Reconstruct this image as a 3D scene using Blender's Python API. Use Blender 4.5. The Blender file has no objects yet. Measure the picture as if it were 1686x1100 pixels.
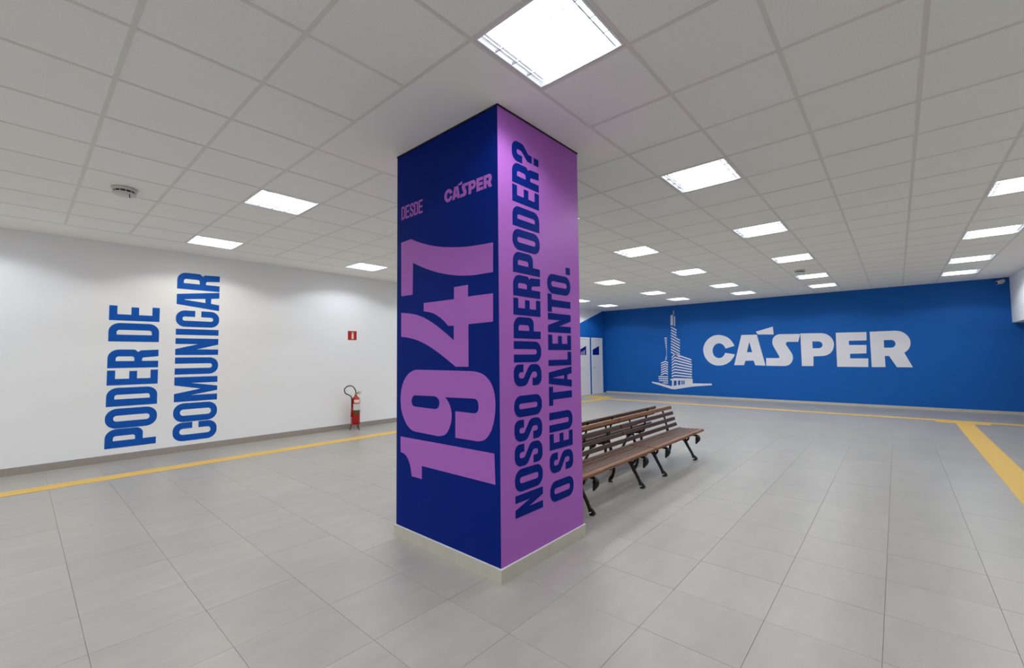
import bpy, bmesh, math, random, json
from mathutils import Vector, Matrix
from mathutils.geometry import tessellate_polygon

# ------------------------------------------------------------------ camera, world, exposure
SC = bpy.context.scene
COL = SC.collection
EYE = 1.488
YAW, PITCH, ROLL = 0.72281, 0.050287, -0.010139
cam = bpy.data.cameras.new('camera')
cam.sensor_fit = 'HORIZONTAL'; cam.sensor_width = 36.0
cam.lens = 36.0 * 716.87 / 1686.0
cam.clip_start = 0.05; cam.clip_end = 100
co = bpy.data.objects.new('camera', cam); COL.objects.link(co)
fw = Vector((math.cos(YAW) * math.cos(PITCH), math.sin(YAW) * math.cos(PITCH), math.sin(PITCH)))
rt = Vector((math.sin(YAW), -math.cos(YAW), 0)); upv = rt.cross(fw)
c_, s_ = math.cos(ROLL), math.sin(ROLL)
r2 = c_ * rt + s_ * upv; u2 = -s_ * rt + c_ * upv
m = Matrix((r2, u2, -fw)).transposed().to_4x4(); m.translation = (0, 0, EYE)
co.matrix_world = m
SC.camera = co
w = bpy.data.worlds.new('world'); SC.world = w; w.use_nodes = True
w.node_tree.nodes['Background'].inputs[0].default_value = (0.75, 0.8, 0.9, 1)
w.node_tree.nodes['Background'].inputs[1].default_value = 0.02
vs = SC.view_settings
vs.view_transform = 'Standard'; vs.look = 'None'; vs.gamma = 1.0; vs.use_curve_mapping = False
vs.exposure = 0.0
LAMP_W = 29.5            # power of one recessed ceiling light
CUT0, CUT1 = 66.0, 70.5   # the louvre's cut-off angle, from full to nearly nothing (degrees from straight down)
TUBE = 5.0               # emission of the bare tubes
SC.cycles.max_bounces = 7; SC.cycles.diffuse_bounces = 6; SC.cycles.glossy_bounces = 3; SC.cycles.use_adaptive_sampling = True; SC.cycles.adaptive_threshold = 0.03; SC.cycles.sample_clamp_indirect = 6.0

# ------------------------------------------------------------------ dimensions (metres)
T = 0.625                          # ceiling module
OU, OV = -0.2795, 2.3133           # ceiling grid origin
H = 3.230                          # ceiling height
VL, UB = 8.690, 15.442             # lettered wall (y), blue wall (x)
CU, CV, WU, WV = 2.1337, 1.9968, 0.9989, 1.195   # column
VS, ZS = -2.064, 2.150             # dropped beam: face and underside
UBK, VR = -4.6, -5.2               # walls behind and beside the camera
FP, FU, FV = 0.503, 0.281, 0.113   # floor tile pitch and origin

random.seed(7)

# outlines of the lettering and the tower drawing on their walls, in metres
TRACE = '''{"7":[[[3.13,2.461],[2.988,2.467],[2.915,2.434],[2.835,2.403],[2.758,2.377],[2.683,2.354],[2.578,2.328],[2.478,2.309],[2.374,2.292],[2.288,2.282],[2.166,2.273],[2.046,2.268],[2.049,2.063],[2.181,2.065],[2.248,2.067],[2.318,2.074],[2.39,2.083],[2.464,2.096],[2.54,2.113],[2.618,2.133],[2.699,2.158],[2.783,2.188],[2.87,2.223],[2.963,2.263],[2.968,1.999],[3.127,2.002]]],"4":[[[2.452,2.004],[2.3,2.004],[2.301,1.919],[2.05,1.917],[2.052,1.723],[2.298,1.719],[2.299,1.414],[2.437,1.413],[2.467,1.43],[2.55,1.475],[2.636,1.519],[2.7,1.549],[2.767,1.578],[2.826,1.599],[2.887,1.618],[2.94,1.631],[2.995,1.642],[3.059,1.652],[3.126,1.657],[3.127,1.861],[3.032,1.85],[2.977,1.842],[2.923,1.832],[2.87,1.817],[2.818,1.801],[2.758,1.776],[2.7,1.749],[2.651,1.724],[2.604,1.697],[2.526,1.651],[2.456,1.607],[2.455,1.717],[2.518,1.718],[2.572,1.761],[2.611,1.786],[2.651,1.807],[2.692,1.824],[2.733,1.836],[2.775,1.844],[2.818,1.851],[2.818,1.917],[2.453,1.914]]],"9":[[[3.133,1.118],[3.131,1.162],[3.124,1.207],[3.109,1.252],[3.086,1.291],[3.056,1.324],[3.021,1.35],[2.983,1.369],[2.94,1.381],[2.887,1.385],[2.268,1.383],[2.224,1.38],[2.187,1.373],[2.152,1.363],[2.122,1.347],[2.095,1.325],[2.072,1.299],[2.056,1.27],[2.045,1.238],[2.038,1.198],[2.036,1.158],[2.038,1.123],[2.043,1.087],[2.051,1.049],[2.063,1.015],[2.077,0.984],[2.095,0.958],[2.115,0.935],[2.139,0.917],[2.165,0.906],[2.191,0.9],[2.218,0.897],[2.245,0.897],[2.443,0.895],[2.442,1.088],[2.243,1.087],[2.223,1.092],[2.209,1.101],[2.201,1.114],[2.199,1.129],[2.198,1.147],[2.202,1.166],[2.21,1.178],[2.222,1.186],[2.238,1.189],[2.256,1.19],[2.559,1.183],[2.537,1.167],[2.521,1.151],[2.503,1.125],[2.491,1.099],[2.484,1.07],[2.484,1.041],[2.488,1.011],[2.499,0.981],[2.512,0.954],[2.529,0.929],[2.547,0.913],[2.567,0.901],[2.594,0.892],[2.622,0.887],[2.653,0.884],[2.685,0.885],[2.939,0.888],[2.982,0.897],[3.02,0.915],[3.055,0.942],[3.085,0.979],[3.106,1.013],[3.123,1.053]],[[2.939,1.178],[2.685,1.184],[2.662,1.18],[2.645,1.173],[2.632,1.161],[2.624,1.144],[2.624,1.128],[2.629,1.114],[2.642,1.098],[2.661,1.088],[2.701,1.085],[2.921,1.087],[2.946,1.089],[2.966,1.096],[2.977,1.113],[2.981,1.133],[2.975,1.149],[2.963,1.167]]],"1":[[[3.132,0.827],[2.05,0.835],[2.042,0.631],[2.843,0.629],[2.843,0.527],[2.977,0.527],[2.981,0.555],[2.988,0.583],[2.997,0.608],[3.01,0.633],[3.027,0.656],[3.047,0.675],[3.069,0.687],[3.093,0.694],[3.131,0.699]]],"C":[[[3.957,1.742],[4.231,1.658],[4.251,1.716],[4.294,1.774],[4.346,1.818],[4.404,1.839],[4.462,1.836],[4.518,1.818],[4.564,1.78],[4.603,1.723],[4.628,1.666],[4.639,1.603],[4.636,1.54],[4.62,1.482],[4.594,1.428],[4.554,1.385],[4.5,1.356],[4.442,1.346],[4.383,1.355],[4.329,1.383],[4.282,1.44],[4.244,1.516],[3.953,1.465],[3.99,1.381],[4.045,1.302],[4.099,1.236],[4.158,1.193],[4.221,1.151],[4.293,1.122],[4.369,1.102],[4.45,1.097],[4.531,1.101],[4.608,1.12],[4.69,1.158],[4.766,1.216],[4.829,1.284],[4.878,1.362],[4.913,1.446],[4.934,1.534],[4.941,1.608],[4.939,1.681],[4.918,1.759],[4.887,1.827],[4.843,1.905],[4.789,1.971],[4.722,2.028],[4.647,2.074],[4.568,2.105],[4.485,2.116],[4.404,2.117],[4.328,2.1],[4.248,2.073],[4.174,2.037],[4.114,1.992],[4.063,1.934],[4.022,1.876],[3.989,1.818]]],"A":[[[3.986,1.114],[3.74,2.087],[3.296,2.083],[3.095,1.151],[3.096,1.106],[3.37,1.114],[3.413,1.264],[3.65,1.255],[3.696,1.116]],[[3.599,1.531],[3.445,1.529],[3.517,1.861]]],"acute":[[[3.321,2.175],[2.846,2.311],[2.831,2.069],[3.263,2.086]]],"S":[[[2.141,2.058],[2.196,1.823],[2.466,1.831],[2.5,1.819],[2.52,1.784],[2.514,1.744],[2.374,1.48],[2.354,1.415],[2.349,1.35],[2.359,1.281],[2.384,1.22],[2.415,1.172],[2.461,1.133],[2.514,1.106],[2.575,1.097],[3.069,1.102],[3.061,1.34],[2.737,1.338],[2.71,1.347],[2.701,1.374],[2.715,1.418],[2.852,1.708],[2.872,1.776],[2.874,1.843],[2.868,1.9],[2.851,1.953],[2.814,2.006],[2.77,2.04],[2.715,2.064],[2.654,2.07]]],"P":[[[2.136,2.071],[1.639,2.059],[1.567,2.047],[1.503,2.024],[1.45,1.984],[1.405,1.937],[1.367,1.873],[1.343,1.798],[1.336,1.724],[1.349,1.646],[1.365,1.584],[1.394,1.523],[1.433,1.473],[1.474,1.441],[1.533,1.412],[1.595,1.396],[1.837,1.385],[1.848,1.103],[2.132,1.1]],[[1.849,1.826],[1.682,1.821],[1.641,1.798],[1.615,1.764],[1.607,1.714],[1.615,1.676],[1.64,1.643],[1.672,1.627],[1.717,1.62],[1.846,1.622]]],"E":[[[1.284,2.056],[0.603,2.047],[0.609,1.817],[0.999,1.817],[0.997,1.699],[0.617,1.69],[0.626,1.46],[0.987,1.452],[0.986,1.323],[0.592,1.321],[0.601,1.085],[1.288,1.086]]],"R":[[[0.535,2.052],[0.029,2.056],[-0.037,2.049],[-0.099,2.031],[-0.16,1.994],[-0.209,1.943],[-0.248,1.881],[-0.273,1.808],[-0.281,1.74],[-0.276,1.668],[-0.259,1.612],[-0.235,1.56],[-0.196,1.511],[-0.147,1.47],[-0.299,1.085],[0.011,1.086],[0.158,1.385],[0.246,1.386],[0.243,1.088],[0.528,1.085]],[[0.25,1.813],[0.083,1.812],[0.049,1.791],[0.024,1.76],[0.015,1.706],[0.025,1.664],[0.046,1.63],[0.073,1.611],[0.105,1.604],[0.252,1.607]]],"bld":[[[6.792,0.491],[6.533,0.461],[6.08,0.355],[5.326,0.48],[4.701,0.49],[4.694,0.438],[5.301,0.373],[5.95,0.246],[6.083,0.255],[6.504,0.372],[6.783,0.446]],[[6.124,0.592],[5.953,0.646],[5.335,0.642],[5.317,0.577],[6.044,0.55]],[[6.044,0.562],[5.979,0.564],[5.984,0.382],[6.05,0.356]],[[5.879,0.567],[5.829,0.568],[5.834,0.387],[5.885,0.362]],[[5.747,0.571],[5.707,0.572],[5.712,0.392],[5.753,0.367]],[[5.663,0.573],[5.64,0.574],[5.646,0.394],[5.669,0.37]],[[5.597,0.575],[5.323,0.583],[5.328,0.406],[5.603,0.373]],[[6.049,0.721],[5.935,0.764],[5.341,0.719],[5.342,0.677],[5.936,0.717],[6.05,0.673]],[[6.046,0.818],[5.932,0.871],[5.339,0.804],[5.34,0.761],[5.933,0.824],[6.047,0.771]],[[6.043,0.915],[5.928,0.978],[5.336,0.888],[5.337,0.845],[5.93,0.931],[6.044,0.868]],[[6.04,1.012],[5.925,1.085],[5.333,0.972],[5.335,0.929],[5.927,1.038],[6.041,0.965]],[[6.037,1.11],[5.922,1.192],[5.331,1.057],[5.332,1.014],[5.924,1.145],[6.039,1.062]],[[6.035,1.207],[5.919,1.3],[5.328,1.141],[5.33,1.098],[5.92,1.253],[6.036,1.16]],[[6.032,1.304],[5.916,1.407],[5.345,1.225],[5.347,1.182],[5.917,1.36],[6.033,1.257]],[[6.029,1.402],[5.913,1.514],[5.343,1.31],[5.344,1.267],[5.914,1.467],[6.03,1.354]],[[6.05,1.588],[5.737,1.41],[5.738,1.369],[6.052,1.547]],[[6.048,1.687],[5.734,1.508],[5.735,1.467],[6.049,1.646]],[[6.045,1.786],[5.731,1.606],[5.733,1.565],[6.046,1.745]],[[6.042,1.886],[5.729,1.704],[5.73,1.663],[6.043,1.844]],[[6.039,1.985],[5.726,1.801],[5.727,1.76],[6.04,1.943]],[[6.036,2.084],[5.723,1.899],[5.724,1.858],[6.037,2.043]],[[6.033,2.183],[5.72,1.997],[5.721,1.956],[6.034,2.142]],[[6.03,2.283],[5.835,2.166],[5.836,2.125],[6.032,2.241]],[[6.028,2.382],[5.832,2.264],[5.833,2.223],[6.029,2.341]],[[6.025,2.482],[5.829,2.363],[5.83,2.322],[6.026,2.44]],[[6.028,2.882],[5.941,2.9],[5.946,2.521],[6.041,2.526]],[[5.907,2.85],[5.863,2.829],[5.879,2.47],[5.911,2.507]],[[5.925,3.047],[5.901,3.046],[5.905,2.898],[5.929,2.899]],[[6.275,2.088],[6.183,2.097],[6.184,2.058],[6.276,2.052]],[[6.266,2.019],[6.185,2.028],[6.186,1.989],[6.267,1.983]],[[6.258,1.95],[6.187,1.96],[6.188,1.921],[6.259,1.914]],[[6.249,1.881],[6.189,1.891],[6.19,1.852],[6.25,1.845]],[[6.241,1.812],[6.191,1.823],[6.192,1.784],[6.242,1.776]],[[6.232,1.743],[6.193,1.754],[6.194,1.715],[6.233,1.707]],[[6.224,1.674],[6.195,1.686],[6.196,1.647],[6.225,1.638]],[[6.215,1.605],[6.197,1.617],[6.198,1.578],[6.216,1.57]],[[6.217,1.537],[6.199,1.549],[6.2,1.51],[6.218,1.501]],[[6.225,1.468],[6.201,1.48],[6.202,1.441],[6.226,1.433]],[[6.246,1.4],[6.203,1.412],[6.204,1.373],[6.247,1.364]],[[6.266,1.332],[6.205,1.343],[6.206,1.305],[6.267,1.296]],[[6.429,1.185],[6.259,1.257],[6.166,1.204],[6.168,1.162],[6.26,1.215],[6.43,1.146]],[[6.431,1.101],[6.261,1.174],[6.169,1.121],[6.17,1.079],[6.262,1.132],[6.432,1.062]],[[6.434,1.017],[6.263,1.09],[6.171,1.038],[6.172,0.996],[6.265,1.049],[6.435,0.978]],[[6.436,0.933],[6.266,1.007],[6.174,0.955],[6.175,0.913],[6.267,0.965],[6.437,0.894]],[[6.438,0.849],[6.268,0.924],[6.176,0.872],[6.177,0.83],[6.269,0.882],[6.439,0.81]],[[6.441,0.766],[6.271,0.84],[6.178,0.789],[6.179,0.747],[6.272,0.799],[6.442,0.727]],[[6.532,0.704],[6.178,0.703],[6.179,0.664],[6.533,0.668]],[[6.534,0.628],[6.18,0.629],[6.181,0.59],[6.535,0.592]],[[6.515,0.554],[6.182,0.555],[6.183,0.516],[6.516,0.518]],[[6.372,0.484],[6.184,0.481],[6.185,0.442],[6.373,0.448]]],"dg2":[[[14.387,1.665],[14.947,1.844],[14.933,1.49],[14.381,1.493]]],"dg1":[[[13.666,1.724],[14.011,1.834],[13.999,1.495],[13.658,1.496]]]}'''

# ------------------------------------------------------------------ helpers
def lin(c):
    return tuple((x / 12.92 if x <= 0.04045 else ((x + 0.055) / 1.055) ** 2.4) for x in (v / 255 for v in c)) + (1.0,)

def mat(name, col, rough=0.6, spec=0.5, metal=0.0, noise=None, bump=None, emit=None):
    """procedural material: base colour with optional noise mottling (scale, amount) and bump (scale, strength)"""
    mt = bpy.data.materials.new(name); mt.use_nodes = True
    nt = mt.node_tree; b = nt.nodes['Principled BSDF']
    c = lin(col)
    b.inputs['Base Color'].default_value = c
    b.inputs['Roughness'].default_value = rough
    b.inputs['Specular IOR Level'].default_value = spec
    b.inputs['Metallic'].default_value = metal
    geo = None
    if noise or bump:
        geo = nt.nodes.new('ShaderNodeNewGeometry')
    if noise:
        n = nt.nodes.new('ShaderNodeTexNoise'); n.inputs['Scale'].default_value = noise[0]; n.inputs['Detail'].default_value = 2
        nt.links.new(geo.outputs['Position'], n.inputs['Vector'])
        mx = nt.nodes.new('ShaderNodeMix'); mx.data_type = 'RGBA'
        k = noise[1]
        mx.inputs['A'].default_value = tuple(max(0, v * (1 - k)) for v in c[:3]) + (1,)
        mx.inputs['B'].default_value = tuple(min(1, v * (1 + k)) for v in c[:3]) + (1,)
        nt.links.new(n.outputs['Fac'], mx.inputs['Factor'])
        nt.links.new(mx.outputs['Result'], b.inputs['Base Color'])
    if bump:
        n2 = nt.nodes.new('ShaderNodeTexNoise'); n2.inputs['Scale'].default_value = bump[0]; n2.inputs['Detail'].default_value = 1
        nt.links.new(geo.outputs['Position'], n2.inputs['Vector'])
        bp = nt.nodes.new('ShaderNodeBump'); bp.inputs['Strength'].default_value = bump[1]; bp.inputs['Distance'].default_value = 0.002
        nt.links.new(n2.outputs['Fac'], bp.inputs['Height']); nt.links.new(bp.outputs['Normal'], b.inputs['Normal'])
    if emit:
        b.inputs['Emission Color'].default_value = emit[0]; b.inputs['Emission Strength'].default_value = emit[1]
    return mt

def tag(o, label=None, cat=None, group=None, kind=None):
    if label: o['label'] = label
    if cat: o['category'] = cat
    if group: o['group'] = group
    if kind: o['kind'] = kind
    return o

def link(name, me, parent=None, loc=None):
    o = bpy.data.objects.new(name, me); COL.objects.link(o)
    if parent is not None: o.parent = parent
    if loc is not None: o.location = loc
    return o

def empty(name, loc=(0, 0, 0), rz=0.0, parent=None):
    o = bpy.data.objects.new(name, None); COL.objects.link(o)
    o.location = loc; o.rotation_euler.z = rz; o.empty_display_size = 0.1
    if parent is not None: o.parent = parent
    return o

def mesh_from(bm, name, mt, smooth=False):
    bmesh.ops.recalc_face_normals(bm, faces=bm.faces)
    me = bpy.data.meshes.new(name); bm.to_mesh(me); bm.free()
    for x in (mt if isinstance(mt, (list, tuple)) else [mt]): me.materials.append(x)
    if smooth:
        for p in me.polygons: p.use_smooth = True
    return me

def add_box(bm, a, b, bev=0.0):
    r = bmesh.ops.create_cube(bm, size=1.0)
    vs_ = r['verts']
    for v in vs_:
        v.co = Vector(((a[i] if v.co[i] < 0 else b[i]) for i in range(3)))
    if bev:
        es = list({e for v in vs_ for e in v.link_edges})
        bmesh.ops.bevel(bm, geom=es, offset=bev, segments=1, affect='EDGES')

def box(name, a, b, mt, parent=None, bev=0.0):
    bm = bmesh.new(); add_box(bm, a, b, bev)
    return link(name, mesh_from(bm, name, mt), parent)

def add_tube(bm, pts, rad, n=8, flat=None, cap=True):
    """swept tube; rad a number or list; flat=(axis vector, factor) squashes the section along an axis"""
    pts = [Vector(p) for p in pts]
    if isinstance(rad, (list, tuple)):
        n_, m_ = len(pts), len(rad); rads = []
        for i in range(n_):
            t = i * (m_ - 1) / (n_ - 1); k = min(int(t), m_ - 2); rads.append(rad[k] + (rad[k + 1] - rad[k]) * (t - k))
    else: rads = [rad] * len(pts)
    rings = []; ref = Vector((0.13, 0.37, 0.92))
    for i, p in enumerate(pts):
        d = (pts[min(i + 1, len(pts) - 1)] - pts[max(i - 1, 0)]).normalized()
        if flat: a = Vector(flat[0]); a = (a - a.dot(d) * d).normalized()
        else:
            a = ref - ref.dot(d) * d
            if a.length < 1e-3: a = Vector((1, 0, 0)) - d.x * d
            a.normalize(); ref = a
        b = d.cross(a)
        fa = flat[1] if flat else 1.0
        rings.append([bm.verts.new(p + rads[i] * (fa * math.cos(t) * a + math.sin(t) * b))
                      for t in (2 * math.pi * k / n for k in range(n))])
    for A, B in zip(rings, rings[1:]):
        for k in range(n):
            bm.faces.new((A[k], A[(k + 1) % n], B[(k + 1) % n], B[k]))
    if cap:
        bm.faces.new(rings[0]); bm.faces.new(rings[-1][::-1])

def add_lathe(bm, prof, n=24, c=(0, 0, 0), axis='Z'):
    rings = []
    for r, z in prof:
        ring = []
        for k in range(n):
            t = 2 * math.pi * k / n
            p = (r * math.cos(t), r * math.sin(t), z)
            if axis == 'X': p = (p[2], p[0], p[1])
            if axis == 'Y': p = (p[0], p[2], p[1])
            ring.append(bm.verts.new(Vector(p) + Vector(c)))
        rings.append(ring)
    for A, B in zip(rings, rings[1:]):
        for k in range(n):
            bm.faces.new((A[k], A[(k + 1) % n], B[(k + 1) % n], B[k]))
    bm.faces.new(rings[0]); bm.faces.new(rings[-1])

def spline(pts, k=6):
    """Catmull-Rom through the points"""
    P = [Vector(p) for p in pts]; P = [2 * P[0] - P[1]] + P + [2 * P[-1] - P[-2]]
    out = []
    for i in range(1, len(P) - 2):
        for j in range(k):
            t = j / k
            out.append(0.5 * ((2 * P[i]) + (P[i + 1] - P[i - 1]) * t + (2 * P[i - 1] - 5 * P[i] + 4 * P[i + 1] - P[i + 2]) * t * t
                              + (3 * P[i] - P[i - 1] - 3 * P[i + 1] + P[i + 2]) * t ** 3))
    out.append(P[-2])
    return out

def add_plate(bm, loops, fn, d0, d1, mi=0):
    """flat plate: loops = [outer, hole...] in 2D; fn(a, b, depth) -> 3D; extruded from depth d0 to d1"""
    for dep in (d0, d1):
        vv = [[Vector(fn(a, b, dep)) for a, b in lp] for lp in loops]
        flat = [bm.verts.new(v) for lp in vv for v in lp]
        for tri in tessellate_polygon([[Vector((a, b, 0)) for a, b in lp] for lp in loops]):
            try: bm.faces.new([flat[i] for i in tri]).material_index = mi
            except ValueError: pass
        if dep == d0: first = flat
    base = 0
    for lp in loops:
        n = len(lp)
        for k in range(n):
            a, b = base + k, base + (k + 1) % n
            bm.faces.new((first[a], first[b], flat[b], flat[a])).material_index = mi
        base += n

def plate(name, polys, fn, d0, d1, mt, parent=None):
    """polys = list of loop lists"""
    bm = bmesh.new()
    for loops in polys: add_plate(bm, loops, fn, d0, d1)
    return link(name, mesh_from(bm, name, mt), parent)

# ------------------------------------------------------------------ materials
M = {}
M['white_wall'] = mat('white_wall_paint', (240, 241, 243), 0.75, 0.25, noise=(1.3, 0.015), bump=(140, 0.08))
M['blue_wall'] = mat('blue_wall_paint', (18, 92, 172), 0.6, 0.2, noise=(1.1, 0.03), bump=(160, 0.06))
M['navy'] = mat('navy_vinyl', (0, 32, 118), 0.6, 0.08, noise=(2.0, 0.03))
M['purple'] = mat('purple_vinyl', (166, 98, 186), 0.5, 0.2, noise=(2.0, 0.02))
M['letter_blue'] = mat('blue_letter_paint', (8, 84, 176), 0.65, 0.2, noise=(2, 0.03))
M['letter_white'] = mat('pale_letter_paint', (222, 221, 228), 0.65, 0.3, noise=(3, 0.02))
M['gypsum'] = mat('white_gypsum', (245, 243, 240), 0.85, 0.2, noise=(0.9, 0.02))
M['tile'] = mat('mineral_fibre_tile', (243, 244, 240), 0.95, 0.1, noise=(130, 0.10), bump=(210, 0.4))
M['tbar'] = mat('grid_bar_enamel', (224, 222, 217), 0.5, 0.4)
M['base_dark'] = mat('taupe_skirting_tile', (154, 147, 138), 0.45, 0.5, noise=(6, 0.06))
M['base_stone'] = mat('pale_stone_skirting', (190, 185, 172), 0.5, 0.45, noise=(9, 0.08))
M['grout'] = mat('grey_grout', (152, 148, 142), 0.9, 0.2, noise=(30, 0.1))
M['yellow'] = mat('yellow_guide_strip', (216, 178, 96), 0.65, 0.3, noise=(40, 0.07), bump=(90, 0.3))
M['lamp_white'] = mat('white_lamp_enamel', (235, 236, 238), 0.35, 0.5, noise=(5, 0.01))
M['louvre'] = mat('bright_aluminium_louvre', (190, 195, 202), 0.3, 0.5, metal=0.6, noise=(20, 0.03))
M['iron'] = mat('black_cast_iron', (14, 15, 16), 0.45, 0.5, noise=(30, 0.2), bump=(60, 0.3))
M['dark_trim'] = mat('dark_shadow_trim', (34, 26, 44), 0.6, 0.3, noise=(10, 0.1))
M['red'] = mat('red_enamel', (176, 24, 26), 0.35, 0.5, noise=(6, 0.04))
M['paper'] = mat('white_label_paper', (214, 212, 214), 0.6, 0.3, noise=(60, 0.1))
M['cream'] = mat('cream_print', (232, 222, 196), 0.6, 0.3, noise=(20, 0.02))
M['green'] = mat('green_label_band', (62, 98, 48), 0.6, 0.3, noise=(40, 0.12))
M['rubber'] = mat('black_rubber_hose', (26, 28, 30), 0.5, 0.4, noise=(30, 0.1))
M['brass'] = mat('valve_metal', (150, 128, 84), 0.35, 0.5, metal=0.9, noise=(30, 0.1))
M['plastic'] = mat('off_white_plastic', (210, 209, 205), 0.45, 0.4, noise=(12, 0.02))
M['dark_plastic'] = mat('dark_grey_plastic', (58, 60, 62), 0.5, 0.4, noise=(12, 0.05))
M['glass_dark'] = mat('dark_lens_glass', (16, 16, 20), 0.08, 0.6, noise=(5, 0.05))
M['door'] = mat('white_door_laminate', (222, 223, 226), 0.45, 0.4, noise=(4, 0.015))

def tube_mat(name, col):
    mt = mat(name, (255, 255, 255), 0.5, 0.2, emit=(col, TUBE)); mt.cycles.emission_sampling = 'NONE'; return mt
TUBE_COL = {'n': (0.95, 0.98, 1.0, 1), 'w': (1.0, 0.965, 0.87, 1), 'c': (0.90, 0.945, 1.0, 1)}
for k in TUBE_COL: M['tube_' + k] = tube_mat('lit_fluorescent_tube_' + k, TUBE_COL[k])

def wood_mat(name, dark, light, rough=0.38):
    mt = bpy.data.materials.new(name); mt.use_nodes = True; nt = mt.node_tree; b = nt.nodes['Principled BSDF']
    tc = nt.nodes.new('ShaderNodeTexCoord'); mp = nt.nodes.new('ShaderNodeMapping'); mp.inputs['Scale'].default_value = (2.0, 26, 26)
    oi = nt.nodes.new('ShaderNodeObjectInfo')
    n = nt.nodes.new('ShaderNodeTexNoise'); n.inputs['Scale'].default_value = 2.2; n.inputs['Detail'].default_value = 6; n.noise_dimensions = '4D'
    ml = nt.nodes.new('ShaderNodeMath'); ml.operation = 'MULTIPLY'; ml.inputs[1].default_value = 40
    nt.links.new(oi.outputs['Random'], ml.inputs[0]); nt.links.new(ml.outputs[0], n.inputs['W'])
    nt.links.new(tc.outputs['Object'], mp.inputs['Vector']); nt.links.new(mp.outputs['Vector'], n.inputs['Vector'])
    cr = nt.nodes.new('ShaderNodeValToRGB')
    cr.color_ramp.elements[0].position = 0.3; cr.color_ramp.elements[0].color = lin(dark)
    cr.color_ramp.elements[1].position = 0.75; cr.color_ramp.elements[1].color = lin(light)
    nt.links.new(n.outputs['Fac'], cr.inputs['Fac'])
    nt.links.new(cr.outputs['Color'], b.inputs['Base Color'])
    b.inputs['Roughness'].default_value = rough; b.inputs['Specular IOR Level'].default_value = 0.5
    return mt
M['wood_light'] = wood_mat('varnished_light_brown_wood', (98, 58, 30), (146, 94, 54), 0.48)
M['wood_mid'] = wood_mat('varnished_brown_wood', (54, 29, 14), (100, 56, 28), 0.5)
M['wood_dark'] = wood_mat('varnished_dark_brown_wood', (52, 34, 24), (88, 60, 40), 0.5)
M['wood_red'] = wood_mat('varnished_reddish_wood', (50, 26, 24), (84, 48, 40), 0.5)

def floor_mat():
    """grey porcelain: cell-wise tone, cloudy veining, thin joints at the tile pitch"""
    mt = bpy.data.materials.new('grey_porcelain_tile'); mt.use_nodes = True; nt = mt.node_tree; b = nt.nodes['Principled BSDF']
    N, L = nt.nodes.new, nt.links.new
    geo = N('ShaderNodeNewGeometry'); sx = N('ShaderNodeSeparateXYZ'); L(geo.outputs['Position'], sx.inputs[0])
    def mth(op, a, bb=None):
        n = N('ShaderNodeMath'); n.operation = op
        for i, v in enumerate((a, bb)):
            if v is None: continue
            if isinstance(v, (int, float)): n.inputs[i].default_value = v
            else: L(v, n.inputs[i])
        return n.outputs[0]
    def axis(out, o):
        q = mth('DIVIDE', mth('SUBTRACT', out, o), FP)
        return mth('FLOOR', q), mth('FRACT', q)
    cx, fx = axis(sx.outputs[0], FU); cy, fy = axis(sx.outputs[1], FV)
    cb = N('ShaderNodeCombineXYZ'); L(cx, cb.inputs[0]); L(cy, cb.inputs[1])
    wn = N('ShaderNodeTexWhiteNoise'); L(cb.outputs[0], wn.inputs['Vector'])
    # veins drawn out along x
    mp = N('ShaderNodeMapping'); mp.inputs['Scale'].default_value = (1.0, 3.0, 1.0); L(geo.outputs['Position'], mp.inputs['Vector'])
    n1 = N('ShaderNodeTexNoise'); n1.noise_dimensions = '4D'; n1.inputs['Scale'].default_value = 2.6; n1.inputs['Detail'].default_value = 5
    n1.inputs['Roughness'].default_value = 0.6
    L(mp.outputs[0], n1.inputs['Vector']); L(mth('MULTIPLY', wn.outputs['Value'], 30), n1.inputs['W'])
    n2 = N('ShaderNodeTexNoise'); n2.inputs['Scale'].default_value = 170; n2.inputs['Detail'].default_value = 2
    L(geo.outputs['Position'], n2.inputs['Vector'])
    f = mth('ADD', mth('ADD', mth('MULTIPLY', n1.outputs['Fac'], 0.55), mth('MULTIPLY', wn.outputs['Value'], 0.10)), mth('MULTIPLY', n2.outputs['Fac'], 0.22))
    cr = N('ShaderNodeValToRGB'); cr.color_ramp.elements[0].position = 0.25; cr.color_ramp.elements[1].position = 0.75
    cr.color_ramp.elements[0].color = lin((153, 150, 144)); cr.color_ramp.elements[1].color = lin((178, 174, 167))
    L(f, cr.inputs['Fac'])
    # joints
    ex = mth('ABSOLUTE', mth('SUBTRACT', fx, 0.5)); ey = mth('ABSOLUTE', mth('SUBTRACT', fy, 0.5))
    j = mth('GREATER_THAN', mth('MAXIMUM', ex, ey), 0.5 - 0.0009 / FP)
    mx = N('ShaderNodeMix'); mx.data_type = 'RGBA'; mx.inputs['B'].default_value = lin((140, 137, 131))
    L(j, mx.inputs['Factor']); L(cr.outputs['Color'], mx.inputs['A']); L(mx.outputs['Result'], b.inputs['Base Color'])
    b.inputs['Specular IOR Level'].default_value = 0.45
    rr = N('ShaderNodeMapRange'); rr.inputs['To Min'].default_value = 0.30; rr.inputs['To Max'].default_value = 0.42
    L(n1.outputs['Fac'], rr.inputs['Value']); L(rr.outputs['Result'], b.inputs['Roughness'])
    return mt
M['floor'] = floor_mat()

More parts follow.
